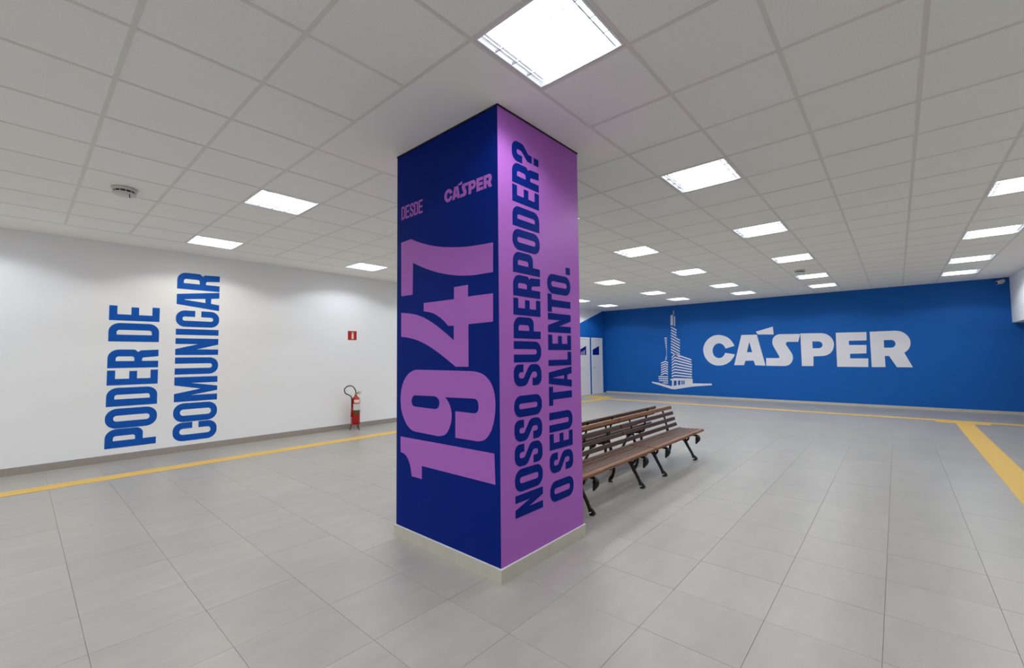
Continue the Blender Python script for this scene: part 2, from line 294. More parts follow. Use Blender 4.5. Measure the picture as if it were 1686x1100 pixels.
# ------------------------------------------------------------------ the floor: single tiles near the camera, one surface beyond
def structure(o): o['kind'] = 'structure'; return o
i0, i1 = math.floor((UBK - FU) / FP), math.ceil((UB - FU) / FP)
j0, j1 = math.floor((VR - FV) / FP), math.ceil((VL - FV) / FP)
cells = [(i, j) for i in range(i0, i1) for j in range(j0, j1)]
def fc(i, j): return FU + (i + .5) * FP, FV + (j + .5) * FP
def infront(i, j):
    x, y = fc(i, j)
    d = x * math.cos(YAW) + y * math.sin(YAW); s = x * math.sin(YAW) - y * math.cos(YAW)
    under = CU + .1 < x < CU + WU - .1 and CV + .1 < y < CV + WV - .1
    inside = x < UB - .4 and y < VL - .4
    return d > 1.2 and abs(s) < 1.22 * d + 0.3 and inside and not under
near = sorted([c for c in cells if infront(*c)], key=lambda c: fc(*c)[0] ** 2 + fc(*c)[1] ** 2)[:290]
near_set = set(near)
bm = bmesh.new()
def quad(bm, x0, x1, y0, y1, z): return bm.faces.new([bm.verts.new(p) for p in ((x0, y0, z), (x1, y0, z), (x1, y1, z), (x0, y1, z))])
for (i, j) in cells:
    if (i, j) in near_set: continue
    x0, x1 = max(UBK, FU + i * FP), min(UB, FU + (i + 1) * FP); y0, y1 = max(VR, FV + j * FP), min(VL, FV + (j + 1) * FP)
    if x1 > x0 and y1 > y0: quad(bm, x0, x1, y0, y1, 0)
quad(bm, UBK, UB, VR, VL, -0.006).material_index = 1
me = bpy.data.meshes.new('floor'); bm.to_mesh(me); bm.free(); me.materials.append(M['floor']); me.materials.append(M['grout'])
floor = structure(link('floor', me))
bm = bmesh.new(); hp = FP / 2 - 0.0007
add_box(bm, (-hp, -hp, -0.0055), (hp, hp, 0.0), 0.0005)
tile_me = mesh_from(bm, 'floor_tile', M['floor'])
for c in near:
    x, y = fc(*c); link('floor_tile', tile_me, floor, (x, y, random.choice((0, 0, -0.0003))))

# ------------------------------------------------------------------ the walls
wl = structure(box('wall_left', (UBK, VL, 0), (UB + .12, VL + .12, H + .12), M['white_wall']))
wf = structure(box('wall_far', (UB, VR - .12, 0), (UB + .12, VL, H + .12), M['blue_wall']))
structure(box('wall_right', (UBK, VR - .12, 0), (UB, VR, H + .12), M['white_wall']))
structure(box('wall_behind', (UBK - .12, VR - .12, 0), (UBK, VL + .12, H + .12), M['white_wall']))
structure(box('ceiling_beam', (UBK, VR, ZS), (UB, VS, H - 0.0005), M['white_wall']))
def LWALL(a, b, d): return (a, VL - d, b)
def FWALL(a, b, d): return (UB - d, a, b)
def NAVY(a, b, d): return (CU - d, a, b)
def PURP(a, b, d): return (a, CV - d, b)
wedge_z = lambda u: 2.696 + (u - 13.724) * 0.3375
ub_top = 13.724 + (H - 2.696) / 0.3375
plate('painted_field', [[[(5.75, 0.012), (UB - .001, 0.012), (UB - .001, H - .002), (ub_top, H - .002)]]], LWALL, 0.0, 0.0015, M['blue_wall'], wl)['label'] = 'blue painted field with a diagonal upper edge'
# skirtings in lengths
def skirting(name, fn, a0, a1, h, t, mt, step, gaps=()):
    root = None
    bm0 = bmesh.new(); segs = []; a = a0
    while a < a1 - 1e-6:
        b = min(a1, a + step)
        if not any(g0 < (a + b) / 2 < g1 for g0, g1 in gaps): segs.append((a, b))
        a = b
    e = structure(empty(name))
    for a, b in segs:
        plate('skirting_tile', [[[(a + .0004, 0), (b - .0004, 0), (b - .0004, h), (a + .0004, h)]]], fn, 0.0005, t, mt, e)
    bm0.free()
    return e
skirting('baseboard_left', LWALL, UBK + .01, 13.38, 0.100, 0.012, M['base_dark'], 0.503)
skirting('baseboard_far', FWALL, VR + .01, VL - .02, 0.068, 0.012, M['base_stone'], 0.503)
# doors at the far end of the lettered wall
def door(n, u0, u1, marks):
    root = structure(empty('door_%d' % n, (0, 0, 0)))
    z1 = 2.150; f = 0.065
    plate('door_frame', [[[(u0, 0), (u0 + f, 0), (u0 + f, z1 - f), (u1 - f, z1 - f), (u1 - f, 0), (u1, 0), (u1, z1), (u0, z1)]]], LWALL, 0.002, 0.024, M['door'], root)
    leaf = plate('door_leaf', [[[(u0 + f + .004, 0.01), (u1 - f - .004, 0.01), (u1 - f - .004, z1 - f - .004), (u0 + f + .004, z1 - f - .004)]]], LWALL, 0.002, 0.012, M['door'], root)
    for name, polys, mt, d in marks:
        plate(name, polys, LWALL, 0.0121, 0.0121 + d, mt, leaf)
    bm = bmesh.new(); hu = u0 + f + .07
    add_lathe(bm, [(0.024, 0.0), (0.024, 0.008), (0.010, 0.010), (0.010, 0.045)], 12)
    for v in bm.verts: v.co = Vector((hu + v.co.x, VL - .012 - v.co.z, 1.02 + v.co.y))
    add_box(bm, (hu - .012, VL - .065, 1.008), (hu + .115, VL - .050, 1.030), 0.004)
    link('door_handle', mesh_from(bm, 'door_handle', M['louvre'], False), leaf)
    return root
door(1, 13.42, 14.255, [('door_graphic', [[[(13.50, 1.668), (14.005, 1.834), (14.005, 1.494), (13.50, 1.494)]]], M['navy'], 0.001),
                        ('pictogram', [[[(13.66 + k * .10, 1.50), (13.70 + k * .10, 1.50), (13.70 + k * .10, 1.62 + .03 * k), (13.66 + k * .10, 1.60 + .03 * k)]] for k in range(3)], M['paper'], 0.0018)])
door(2, 14.385, 15.190, [('door_graphic', [[[(14.43, 1.680), (14.945, 1.844), (14.945, 1.490), (14.43, 1.490)]]], M['navy'], 0.001)])

# ------------------------------------------------------------------ the ceiling: gypsum margins, grid bars, lay-in tiles
NU0, NU1, NV0, NV1 = -6, 25, -6, 9
def cu(i): return OU + i * T
def cvv(j): return OV + j * T
GYP = [(i, j) for i in (3, 4, 5) for j in (-1, 0, 1)]
LAMPS = {}
for i in (-5, -1, 3, 7, 11, 15, 19, 22):
    for j in (-6, -2, 1, 4, 8):
        if (i, j) != (3, 1): LAMPS[(i, j)] = 'n'
LAMPS[(3, 8)] = 'w'; LAMPS[(7, 8)] = 'c'; LAMPS[(-1, 8)] = 'c'; LAMPS[(19, 4)] = 'c'; LAMPS[(15, -6)] = 'n'; LAMPS[(22, 4)] = 'c'
LAMPS[(7, -2)] = 'n'; LAMPS[(15, 4)] = 'w'; LAMPS[(11, -2)] = 'c'
bm = bmesh.new()
zt = H + 0.05
add_box(bm, (UBK, cvv(NV1), H), (UB, VL, zt)); add_box(bm, (UBK, VS, H), (UB, cvv(NV0), zt))
add_box(bm, (cu(NU1), cvv(NV0), H), (UB, cvv(NV1), zt)); add_box(bm, (UBK, cvv(NV0), H), (cu(NU0), cvv(NV1), zt))
add_box(bm, (cu(3), cvv(-1), H), (cu(6), cvv(2), zt))
ceiling = structure(link('ceiling', mesh_from(bm, 'ceiling', M['gypsum'])))
# bars of the grid, broken where the gypsum patch around the column interrupts them
hb = 0.012
def bar(a, b, along, parent):
    bm = bmesh.new()
    if along == 'u': add_box(bm, (a[0], a[1] - hb, H - 0.0010), (b[0], a[1] + hb, H + 0.0004)); add_box(bm, (a[0], a[1] - .001, H + .0004), (b[0], a[1] + .001, H + .03))
    else: add_box(bm, (a[0] - hb, a[1], H - 0.0014), (a[0] + hb, b[1], H + 0.0004)); add_box(bm, (a[0] - .001, a[1], H + .0004), (a[0] + .001, b[1], H + .03))
    link('grid_bar', mesh_from(bm, 'grid_bar', M['tbar']), parent)
for j in range(NV0, NV1 + 1):
    runs = [(NU0, 3), (6, NU1)] if j in (0, 1) else [(NU0, NU1)]
    for a, b in runs: bar((cu(a), cvv(j)), (cu(b), cvv(j)), 'u', ceiling)
for i in range(NU0, NU1 + 1):
    runs = [(NV0, -1), (2, NV1)] if i in (4, 5) else [(NV0, NV1)]
    for a, b in runs: bar((cu(i), cvv(a)), (cu(i), cvv(b)), 'v', ceiling)
bm = bmesh.new(); ht = T / 2 - 0.003
add_box(bm, (-ht, -ht, 0.0), (ht, ht, 0.015))
ct_me = mesh_from(bm, 'ceiling_tile', M['tile'])
tiles = [(i, j) for i in range(NU0, NU1) for j in range(NV0, NV1) if (i, j) not in LAMPS and (i, j) not in GYP]
def cvis(i, j):
    x, y = cu(i + .5), cvv(j + .5); d = x * math.cos(YAW) + y * math.sin(YAW); s = x * math.sin(YAW) - y * math.cos(YAW)
    return d > 1.3 and abs(s) < 1.25 * d + .5
vis = sorted([c for c in tiles if cvis(*c)], key=lambda c: cu(c[0] + .5) ** 2 + cvv(c[1] + .5) ** 2)[:260]
vis_set = set(vis)
for i, j in vis: link('ceiling_tile', ct_me, ceiling, (cu(i + .5), cvv(j + .5), H + 0.0006 + random.uniform(0, .0008)))
bm = bmesh.new()
for i, j in tiles:
    if (i, j) not in vis_set: add_box(bm, (cu(i) + .003, cvv(j) + .003, H + .0006), (cu(i + 1) - .003, cvv(j + 1) - .003, H + .0156))
link('ceiling_tile_field', mesh_from(bm, 'ceiling_tile_field', M['tile']), ceiling)['kind'] = 'stuff'

# ------------------------------------------------------------------ ceiling lights: tray, four tubes, louvre
E_ = T / 2 - 0.014
bm = bmesh.new()
hh = 0.095; q = E_
P8 = [bm.verts.new(p) for p in ((-q, -q, 0), (q, -q, 0), (q, q, 0), (-q, q, 0), (-q * .93, -q * .93, hh), (q * .93, -q * .93, hh), (q * .93, q * .93, hh), (-q * .93, q * .93, hh))]
for f in ((0, 1, 5, 4), (1, 2, 6, 5), (2, 3, 7, 6), (3, 0, 4, 7), (4, 5, 6, 7)): bm.faces.new([P8[k] for k in f])
tray_me = bpy.data.meshes.new('tray'); bm.to_mesh(tray_me); bm.free(); tray_me.materials.append(M['lamp_white'])
bm = bmesh.new()
for a, b in (((-q, -q), (q, -q + .012)), ((-q, q - .012), (q, q)), ((-q, -q + .012), (-q + .012, q - .012)), ((q - .012, -q + .012), (q, q - .012))):
    add_box(bm, (a[0], a[1], 0.0), (b[0], b[1], 0.004))
rim_me = mesh_from(bm, 'rim', M['lamp_white'])
lane = 2 * (q - .014) / 4
bm = bmesh.new(); add_tube(bm, [(0, -q * .86, 0), (0, q * .86, 0)], 0.013, 10)
tube_raw = bm
tube_me = {}
for k in TUBE_COL:
    b2 = bmesh.new(); add_tube(b2, [(0, -q * .86, 0), (0, q * .86, 0)], 0.013, 10)
    tube_me[k] = mesh_from(b2, 'tube_' + k, M['tube_' + k], True)
tube_raw.free()
bm = bmesh.new(); add_box(bm, (-0.0028, -q + .013, .003), (0.0028, q - .013, .017)); divider_me = mesh_from(bm, 'divider', M['louvre'])
bm = bmesh.new()
for k in range(4):
    x0 = -q + .014 + k * lane
    for n in range(8):
        y = -q + .014 + (n + .5) * 2 * (q - .014) / 8
        add_box(bm, (x0 + .0015, y - .0013, .005), (x0 + lane - .0015, y + .0013, .014))
blade_me = mesh_from(bm, 'louvre_blades', M['louvre'])
bm = bmesh.new()
add_box(bm, (-q * .9, -.012, .040), (q * .9, .012, .075), .003)
holder_me = mesh_from(bm, 'lamp_holder', M['lamp_white'])
lights = {}
for k, colr in TUBE_COL.items():
    ld = bpy.data.lights.new('lamp_light_' + k, 'AREA'); ld.shape = 'RECTANGLE'; ld.size = 2 * q - .05; ld.size_y = 2 * q - .13
    ld.energy = LAMP_W; ld.color = colr[:3]
    # photometric curve of a parabolic louvre: strong up to the cut-off angle, little beyond
    ld.use_nodes = True; nt = ld.node_tree; em = nt.nodes['Emission']
    g_ = nt.nodes.new('ShaderNodeNewGeometry'); dt = nt.nodes.new('ShaderNodeVectorMath'); dt.operation = 'DOT_PRODUCT'
    nt.links.new(g_.outputs['Incoming'], dt.inputs[0]); nt.links.new(g_.outputs['Normal'], dt.inputs[1])
    ab = nt.nodes.new('ShaderNodeMath'); ab.operation = 'ABSOLUTE'; nt.links.new(dt.outputs['Value'], ab.inputs[0])
    rp = nt.nodes.new('ShaderNodeValToRGB'); el = rp.color_ramp.elements
    el[0].position = math.cos(math.radians(CUT1)); el[0].color = (.12, .12, .12, 1)
    el[1].position = math.cos(math.radians(CUT0)); el[1].color = (1, 1, 1, 1)
    e3 = el.new(math.cos(math.radians(40))); e3.color = (.66, .66, .66, 1)
    e4 = el.new(1.0); e4.color = (.45, .45, .45, 1)
    nt.links.new(ab.outputs[0], rp.inputs['Fac']); nt.links.new(rp.outputs['Color'], em.inputs['Strength'])
    lights[k] = ld
ORD = {3: 'first', 7: 'second', 11: 'third', 15: 'fourth', 19: 'fifth', 22: 'last'}
ROW = {-2: 'of the row in front of the column',
       1: 'of the row behind the column above the benches',
       4: 'of the second row from the white lettered wall',
       8: 'of the row close along the white lettered wall',
       -6: 'of the short row beside the dropped white beam'}
ORD2 = {-6: {15: 'nearest', 19: 'middle', 22: 'farthest'}}
HIDDEN = {(-5, j) for j in (-6, -2, 1, 4, 8)} | {(-1, j) for j in (-6, -2, 1, 4, 8)} | {(3, -6), (7, -6), (11, -6), (7, 4), (7, 1), (11, 4), (11, 8), (15, 8)}
for (i, j), tone in LAMPS.items():
    root = empty('ceiling_light', (cu(i + .5), cvv(j + .5), H))
    if (i, j) in HIDDEN: lab = 'recessed louvred ceiling light out of sight of the photograph'
    elif (i, j) == (3, -2): lab = 'largest louvred ceiling light, in front of the top of the column'
    elif (i, j) == (3, 8): lab = 'warm white ceiling light close to the wall above the upright blue lettering'
    elif j == -6: lab = '%s louvred ceiling light %s' % (ORD2[-6][i], ROW[j])
    else: lab = '%s louvred ceiling light %s' % (ORD[i], ROW[j])
    tag(root, lab, 'ceiling light', 'recessed ceiling lights out of sight' if (i, j) in HIDDEN else 'recessed louvred ceiling lights')
    link('tray', tray_me, root); link('rim', rim_me, root); [link('lamp_holder', holder_me, root, (0, sd * q * .90, 0)) for sd in (-1, 1)]
    for k in range(4): link('tube', tube_me[tone], root, (-q + .014 + (k + .5) * lane, 0, .060))
    for k in range(1, 4): link('divider', divider_me, root, (-q + .014 + k * lane, 0, 0))
    link('louvre_blades', blade_me, root)
    lo = bpy.data.objects.new('lamp_glow', lights[tone]); COL.objects.link(lo); lo.parent = root; lo.location = (0, 0, 0.020)

# ------------------------------------------------------------------ lettering
def fillet(pts):
    """polygon corners (x, y[, r]) -> rounded polyline"""
    out = []; n = len(pts)
    for k in range(n):
        p = pts[k]; P = Vector(p[:2]); r = p[2] if len(p) > 2 else 0
        A, B = Vector(pts[k - 1][:2]), Vector(pts[(k + 1) % n][:2])
        if r <= 1e-6: out.append((P.x, P.y)); continue
        da, db = A - P, B - P; la, lb = da.length, db.length
        da.normalize(); db.normalize()
        ang = da.angle(db); d = r / math.tan(ang / 2)
        lim = 0.499 * min(la, lb)
        if d > lim: d = lim
        p0, p1 = P + da * d, P + db * d
        rr = d * math.tan(ang / 2); bis = (da + db).normalized(); C = P + bis * (rr / math.sin(ang / 2))
        v0, v1 = p0 - C, p1 - C
        a0 = math.atan2(v0.y, v0.x); a1 = math.atan2(v1.y, v1.x); dl = (a1 - a0 + math.pi) % (2 * math.pi) - math.pi
        for q_ in range(9):
            t = a0 + dl * q_ / 8; out.append((C.x + rr * math.cos(t), C.y + rr * math.sin(t)))
    return out

def glyph(ch, w, h, s, t):
    """condensed grotesque capitals in a w x h box; s = stem, t = arm thickness -> list of loop lists"""
    R, r = w * .46, max(0.001, (w - 2 * s) * .48)
    F = fillet
    if ch == 'I': return [[F([(0, 0), (w, 0), (w, h), (0, h)])]]
    if ch == 'E': return [[F([(0, 0), (w, 0), (w, t), (s, t), (s, (h - t) / 2), (.94 * w, (h - t) / 2), (.94 * w, (h + t) / 2), (s, (h + t) / 2), (s, h - t), (w, h - t), (w, h), (0, h)])]]
    if ch == 'L': return [[F([(0, 0), (w, 0), (w, t), (s, t), (s, h), (0, h)])]]
    if ch == 'T': return [[F([((w - s) / 2, 0), ((w + s) / 2, 0), ((w + s) / 2, h - t), (w, h - t), (w, h), (0, h), (0, h - t), ((w - s) / 2, h - t)])]]
    if ch == 'O': return [[F([(0, 0, R), (w, 0, R), (w, h, R), (0, h, R)]), F([(s, t, r), (w - s, t, r), (w - s, h - t, r), (s, h - t, r)])]]
    if ch == 'D': return [[F([(0, 0), (w, 0, R), (w, h, R), (0, h)]), F([(s, t), (w - s, t, r * 1.4), (w - s, h - t, r * 1.4), (s, h - t)])]]
    if ch == 'P': return [[F([(0, 0), (s, 0), (s, .27 * h), (w, .27 * h, R), (w, h, R), (0, h)]), F([(s, .27 * h + t), (w - s, .27 * h + t, r), (w - s, h - t, r), (s, h - t)])]]
    if ch == 'R': return [[F([(0, 0), (s, 0), (s, .335 * h), (w * .93 - s, .335 * h, r), (w - s, 0), (w, 0), (w * .96, .36 * h, w * .12), (w * .86, .42 * h, w * .05), (w, .47 * h, w * .15), (w, h, R), (0, h)]),
                           F([(s, .335 * h + t), (w - s, .335 * h + t, r), (w - s, h - t, r), (s, h - t)])]]
    if ch == 'C': return [[F([(w, .57 * h), (w - s, .57 * h), (w - s, h - t, r), (s, h - t, r), (s, t, r), (w - s, t, r), (w - s, .43 * h), (w, .43 * h), (w, 0, R), (0, 0, R), (0, h, R), (w, h, R)])]]
    if ch == 'U': return [[F([(0, h), (0, 0, R), (w, 0, R), (w, h), (w - s, h), (w - s, t, r), (s, t, r), (s, h)])]]
    if ch == 'N': s = s * .92; return [[F([(0, 0), (s, 0), (s, .52 * h), (w - s * 1.05, 0), (w, 0), (w, h), (w - s, h), (w - s, .48 * h), (s * 1.05, h), (0, h)])]]
    if ch == 'M': return [[F([(0, 0), (s, 0), (s, .62 * h), (w / 2 - .36 * s, 0), (w / 2 + .36 * s, 0), (w - s, .62 * h), (w - s, 0), (w, 0), (w, h), (w - 1.3 * s, h), (w / 2, .40 * h), (1.3 * s, h), (0, h)])]]
    if ch == 'A': return [[F([(0, 0), (s, 0), (s + .05 * w, .20 * h), (w - s - .05 * w, .20 * h), (w - s, 0), (w, 0), (.76 * w, h), (.24 * w, h)]), F([(s + .075 * w, .34 * h), (w - s - .075 * w, .34 * h), (w / 2 + .012 * w, .82 * h), (w / 2 - .012 * w, .82 * h)])]]
    if ch == 'S': return [[F([(0, .34 * h), (s, .34 * h), (s, t, r), (w - s, t, r), (w - s, .35 * h, r), (0, .57 * h, R * .9), (0, h, R), (w, h, R), (w, .67 * h), (w - s, .67 * h), (w - s, h - t, r), (s, h - t, r), (s, .66 * h, r), (w, .44 * h, R * .9), (w, 0, R), (0, 0, R)])]]
    if ch == '?': return [[F([(0, .63 * h), (s, .63 * h), (s, h - t, r), (w - s, h - t, r), (w - s, .66 * h, r), (.24 * w, .44 * h, w * .2), (.24 * w, .265 * h), (.24 * w + s, .265 * h), (.24 * w + s, .40 * h, w * .1), (w, .60 * h, w * .3), (w, h, R), (0, h, R)])],
                          [F([(.24 * w, 0), (.24 * w + s, 0), (.24 * w + s, .19 * h), (.24 * w, .19 * h)])]]
    if ch == '.': return [[F([(0, 0), (w, 0), (w, h), (0, h)])]]

def set_line(parent, fn, spec, base, cap, s, t, mt, upright=False, name='letter', d=0.0018, over=0.008):
    """spec = [(char, start, end)] along the reading axis; reading runs up the wall unless upright"""
    h = abs(base - cap); sg = 1 if cap > base else -1
    for ch, a0, a1 in spec:
        hh_, b0, w_ = h, 0.0, abs(a1 - a0)
        if ch in 'OCS': hh_, b0 = h * (1 + 2 * over), -h * over
        if ch == 'U': hh_, b0 = h * (1 + over), -h * over
        if ch == '.': hh_ = 0.19 * h
        polys = []
        for loops in glyph(ch, w_, hh_, min(s, w_ * .42) if ch not in 'I.' else s, t):
            if upright: polys.append([[(a0 + (x if a1 > a0 else -x), base + b0 + y) for x, y in lp] for lp in loops])
            else: polys.append([[(base + sg * (b0 + y), a0 + x) for x, y in lp] for lp in loops])
        plate(name, polys, fn, 0.0004, d, mt, parent)

TR = json.loads(TRACE)

# the white wall: two lines reading upwards
wt = empty('wall_lettering', (0.86, VL, 0.17)); 
wt.location = (0, 0, 0)
tag(wt, 'two lines of tall blue condensed capitals reading upwards on the white wall', 'lettering')
set_line(wt, LWALL, [('P', .190, .467), ('O', .474, .766), ('D', .800, 1.074), ('E', 1.113, 1.332), ('R', 1.367, 1.643), ('D', 1.762, 2.040), ('E', 2.078, 2.298)], 1.456, 0.868, .103, .090, M['letter_blue'])
set_line(wt, LWALL, [('C', .168, .466), ('O', .474, .775), ('M', .802, 1.199), ('U', 1.242, 1.517), ('N', 1.557, 1.828), ('I', 1.885, 1.981), ('C', 2.017, 2.285), ('A', 2.306, 2.622), ('R', 2.634, 2.905)], 2.257, 1.667, .100, .088, M['letter_blue'])

# the blue wall: logo word and tower drawing
lg = empty('logo_lettering'); tag(lg, 'large pale bold logo word on the blue wall', 'lettering')
for k in ('C', 'A', 'acute', 'S', 'P', 'E', 'R'):
    plate('accent' if k == 'acute' else 'letter', [TR[k]], FWALL, 0.0004, 0.002, M['letter_white'], lg)
tw = empty('tower_mural'); tag(tw, 'pale line drawing of a striped tower with a low annex on the blue wall', 'mural')
B_ = TR['bld']
plate('ground_line', [[B_[0]]], FWALL, 0.0004, 0.002, M['letter_white'], tw)
plate('entrance_block', [[p] for p in B_[1:7]], FWALL, 0.0005, 0.0022, M['letter_white'], tw)
plate('podium_stripes', [[p] for p in B_[7:15]], FWALL, 0.0004, 0.002, M['letter_white'], tw)
plate('tower_stripes', [[p] for p in B_[15:25]], FWALL, 0.0004, 0.002, M['letter_white'], tw)
plate('spire', [[p] for p in B_[25:28]], FWALL, 0.0006, 0.002, M['letter_white'], tw)
plate('annex_mast', [[p] for p in B_[28:40]], FWALL, 0.0004, 0.002, M['letter_white'], tw)
plate('annex_stripes', [[p] for p in B_[40:]], FWALL, 0.0004, 0.002, M['letter_white'], tw)

# ------------------------------------------------------------------ the column
cl = empty('column', (CU + WU / 2, CV + WV / 2, 0))
tag(cl, 'square column, navy and purple, covered in big lettering', 'column', kind='thing')
inv = Matrix.Translation((-(CU + WU / 2), -(CV + WV / 2), 0))
def under_col(o):
    o.data.transform(inv); return o
def slab(name, pts, z0, z1, mt, parent, label=None):
    o = plate(name, [[pts]], lambda a, b, d: (a, b, d), z0, z1, mt, parent); o.data.transform(inv)
    if label: o['label'] = label
    return o
th = 0.03
X0, X1, Y0, Y1 = CU, CU + WU, CV, CV + WV
zt_ = H - 0.0015
slab('face_panel', [(X0, Y0), (X0, Y1), (X0 + th, Y1 - th), (X0 + th, Y0 + th)], 0.0, zt_, M['navy'], cl, 'navy blue face with year and logo')
slab('face_panel', [(X0, Y0), (X1, Y0), (X1 - th, Y0 + th), (X0 + th, Y0 + th)], 0.0, zt_, M['purple'], cl, 'purple face with navy slogan')
slab('face_panel', [(X1, Y0), (X1, Y1), (X1 - th, Y1 - th), (X1 - th, Y0 + th)], 0.0, zt_, M['navy'], cl)
slab('face_panel', [(X0, Y1), (X1, Y1), (X1 - th, Y1 - th), (X0 + th, Y1 - th)], 0.0, zt_, M['purple'], cl)
g = 0.013; zb = 0.093
def base_run(p0, p1, nrm, n):
    p0, p1, nrm = Vector(p0), Vector(p1), Vector(nrm); 
    for k in range(n):
        a = p0.lerp(p1, k / n); b = p0.lerp(p1, (k + 1) / n); e = (b - a).normalized() * .0008
        a2, b2 = a + (e if k else -nrm * 0), b - (e if k < n - 1 else nrm * 0)
        oa = a2 + nrm * g - ((p1 - p0).normalized() * g if k == 0 else Vector((0, 0))); ob = b2 + nrm * g + ((p1 - p0).normalized() * g if k == n - 1 else Vector((0, 0)))
        slab('skirting_tile', [(a2.x, a2.y), (oa.x, oa.y), (ob.x, ob.y), (b2.x, b2.y)], 0.0005, zb, M['base_stone'], cl)
base_run((X0, Y0), (X0, Y1), (-1, 0), 3); base_run((X0, Y0), (X1, Y0), (0, -1), 2)
base_run((X1, Y0), (X1, Y1), (1, 0), 3); base_run((X0, Y1), (X1, Y1), (0, 1), 2)
e_ = g + .001
o = plate('sealant_bead', [[[(X0 - g, Y0 - g), (X1 + g, Y0 - g), (X1 + g, Y1 + g), (X0 - g, Y1 + g)], [(X0, Y0), (X0, Y1), (X1, Y1), (X1, Y0)]]], lambda a, b, d: (a, b, d), zb, zb + .003, M['paper'], cl)
o.data.transform(inv)
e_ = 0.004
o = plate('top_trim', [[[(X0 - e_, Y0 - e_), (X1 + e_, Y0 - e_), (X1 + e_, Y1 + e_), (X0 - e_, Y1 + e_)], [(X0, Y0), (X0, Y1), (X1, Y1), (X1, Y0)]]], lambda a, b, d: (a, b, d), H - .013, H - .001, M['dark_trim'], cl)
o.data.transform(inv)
def col_lettering(label):
    e = empty('lettering', (0, 0, 0), parent=cl); e['label'] = label; return e
def finish(e):
    for o in e.children: o.data.transform(inv)
yr = col_lettering('purple numerals of a year reading upwards')
for k in '1947': plate('numeral', [TR[k]], NAVY, 0.0004, 0.0016, M['purple'], yr)
finish(yr)
sl = col_lettering('navy condensed slogan in two lines reading upwards')
set_line(sl, PURP, [('N', .376, .526), ('O', .545, .700), ('S', .718, .870), ('S', .889, 1.038), ('O', 1.058, 1.207),
                    ('S', 1.273, 1.427), ('U', 1.442, 1.592), ('P', 1.612, 1.764), ('E', 1.778, 1.897), ('R', 1.914, 2.064), ('P', 2.081, 2.230), ('O', 2.245, 2.396), ('D', 2.415, 2.561), ('E', 2.589, 2.712), ('R', 2.727, 2.877), ('?', 2.890, 3.038)],
         2.588, 2.281, .055, .052, M['navy'])
set_line(sl, PURP, [('O', .374, .529), ('S', .590, .742), ('E', .767, .889), ('U', .902, 1.051), ('T', 1.104, 1.249), ('A', 1.234, 1.398), ('L', 1.409, 1.517), ('E', 1.531, 1.649), ('N', 1.668, 1.817), ('T', 1.826, 1.967), ('O', 1.972, 2.126), ('.', 2.147, 2.204)],
         2.992, 2.682, .055, .052, M['navy'])
finish(sl)
ds = col_lettering('small purple condensed word')
wd = .0535; gp = .0067
set_line(ds, NAVY, [(c, 3.128 - k * (wd + gp), 3.128 - k * (wd + gp) - wd) for k, c in enumerate('DESDE')], 2.656, 2.768, .0165, .0165, M['purple'], upright=True, d=0.0014)
finish(ds)
lo_ = col_lettering('small purple logo word')
vmax = max(p[0] for p in TR['C'][0]); vmin = min(p[0] for p in TR['R'][0])
zlo = 1.10; zhi = TR['E'][0][0][1]
for k in ('C', 'A', 'acute', 'S', 'P', 'E', 'R'):
    f_ = lambda p: (2.562 + (p[0] - vmax) * (2.562 - 2.052) / (vmax - vmin), 2.664 + (p[1] - zlo) * (2.758 - 2.664) / (zhi - zlo))
    plate('accent' if k == 'acute' else 'letter', [[[f_(p) for p in lp] for lp in TR[k]]], NAVY, 0.0004, 0.0014, M['purple'], lo_)
finish(lo_)

# ------------------------------------------------------------------ yellow guide strips on the floor
def strip(name, x0, x1, y0, y1, label):
    o = box(name, (x0, y0, 0.0004), (x1, y1, 0.003), M['yellow'], None)
    tag(o, label, 'floor strip'); return o
strip('guide_strip', UBK + .3, 13.16, 7.40, 7.66, 'yellow guide strip on the floor along the white lettered wall')
strip('guide_strip', 13.16, 13.42, -3.2, 8.05, 'thin yellow guide strip on the floor along the blue wall')
strip('guide_strip', -3.0, 12.90, -1.115, -0.855, 'wide yellow guide strip crossing the floor towards the blue wall')
strip('warning_pad', 12.90, 13.159, -1.36, -0.56, 'short yellow pad where the wide strip meets the blue wall strip')
strip('warning_pad', 13.43, 14.05, 7.55, 8.55, 'yellow pad on the floor in front of the two white doors')

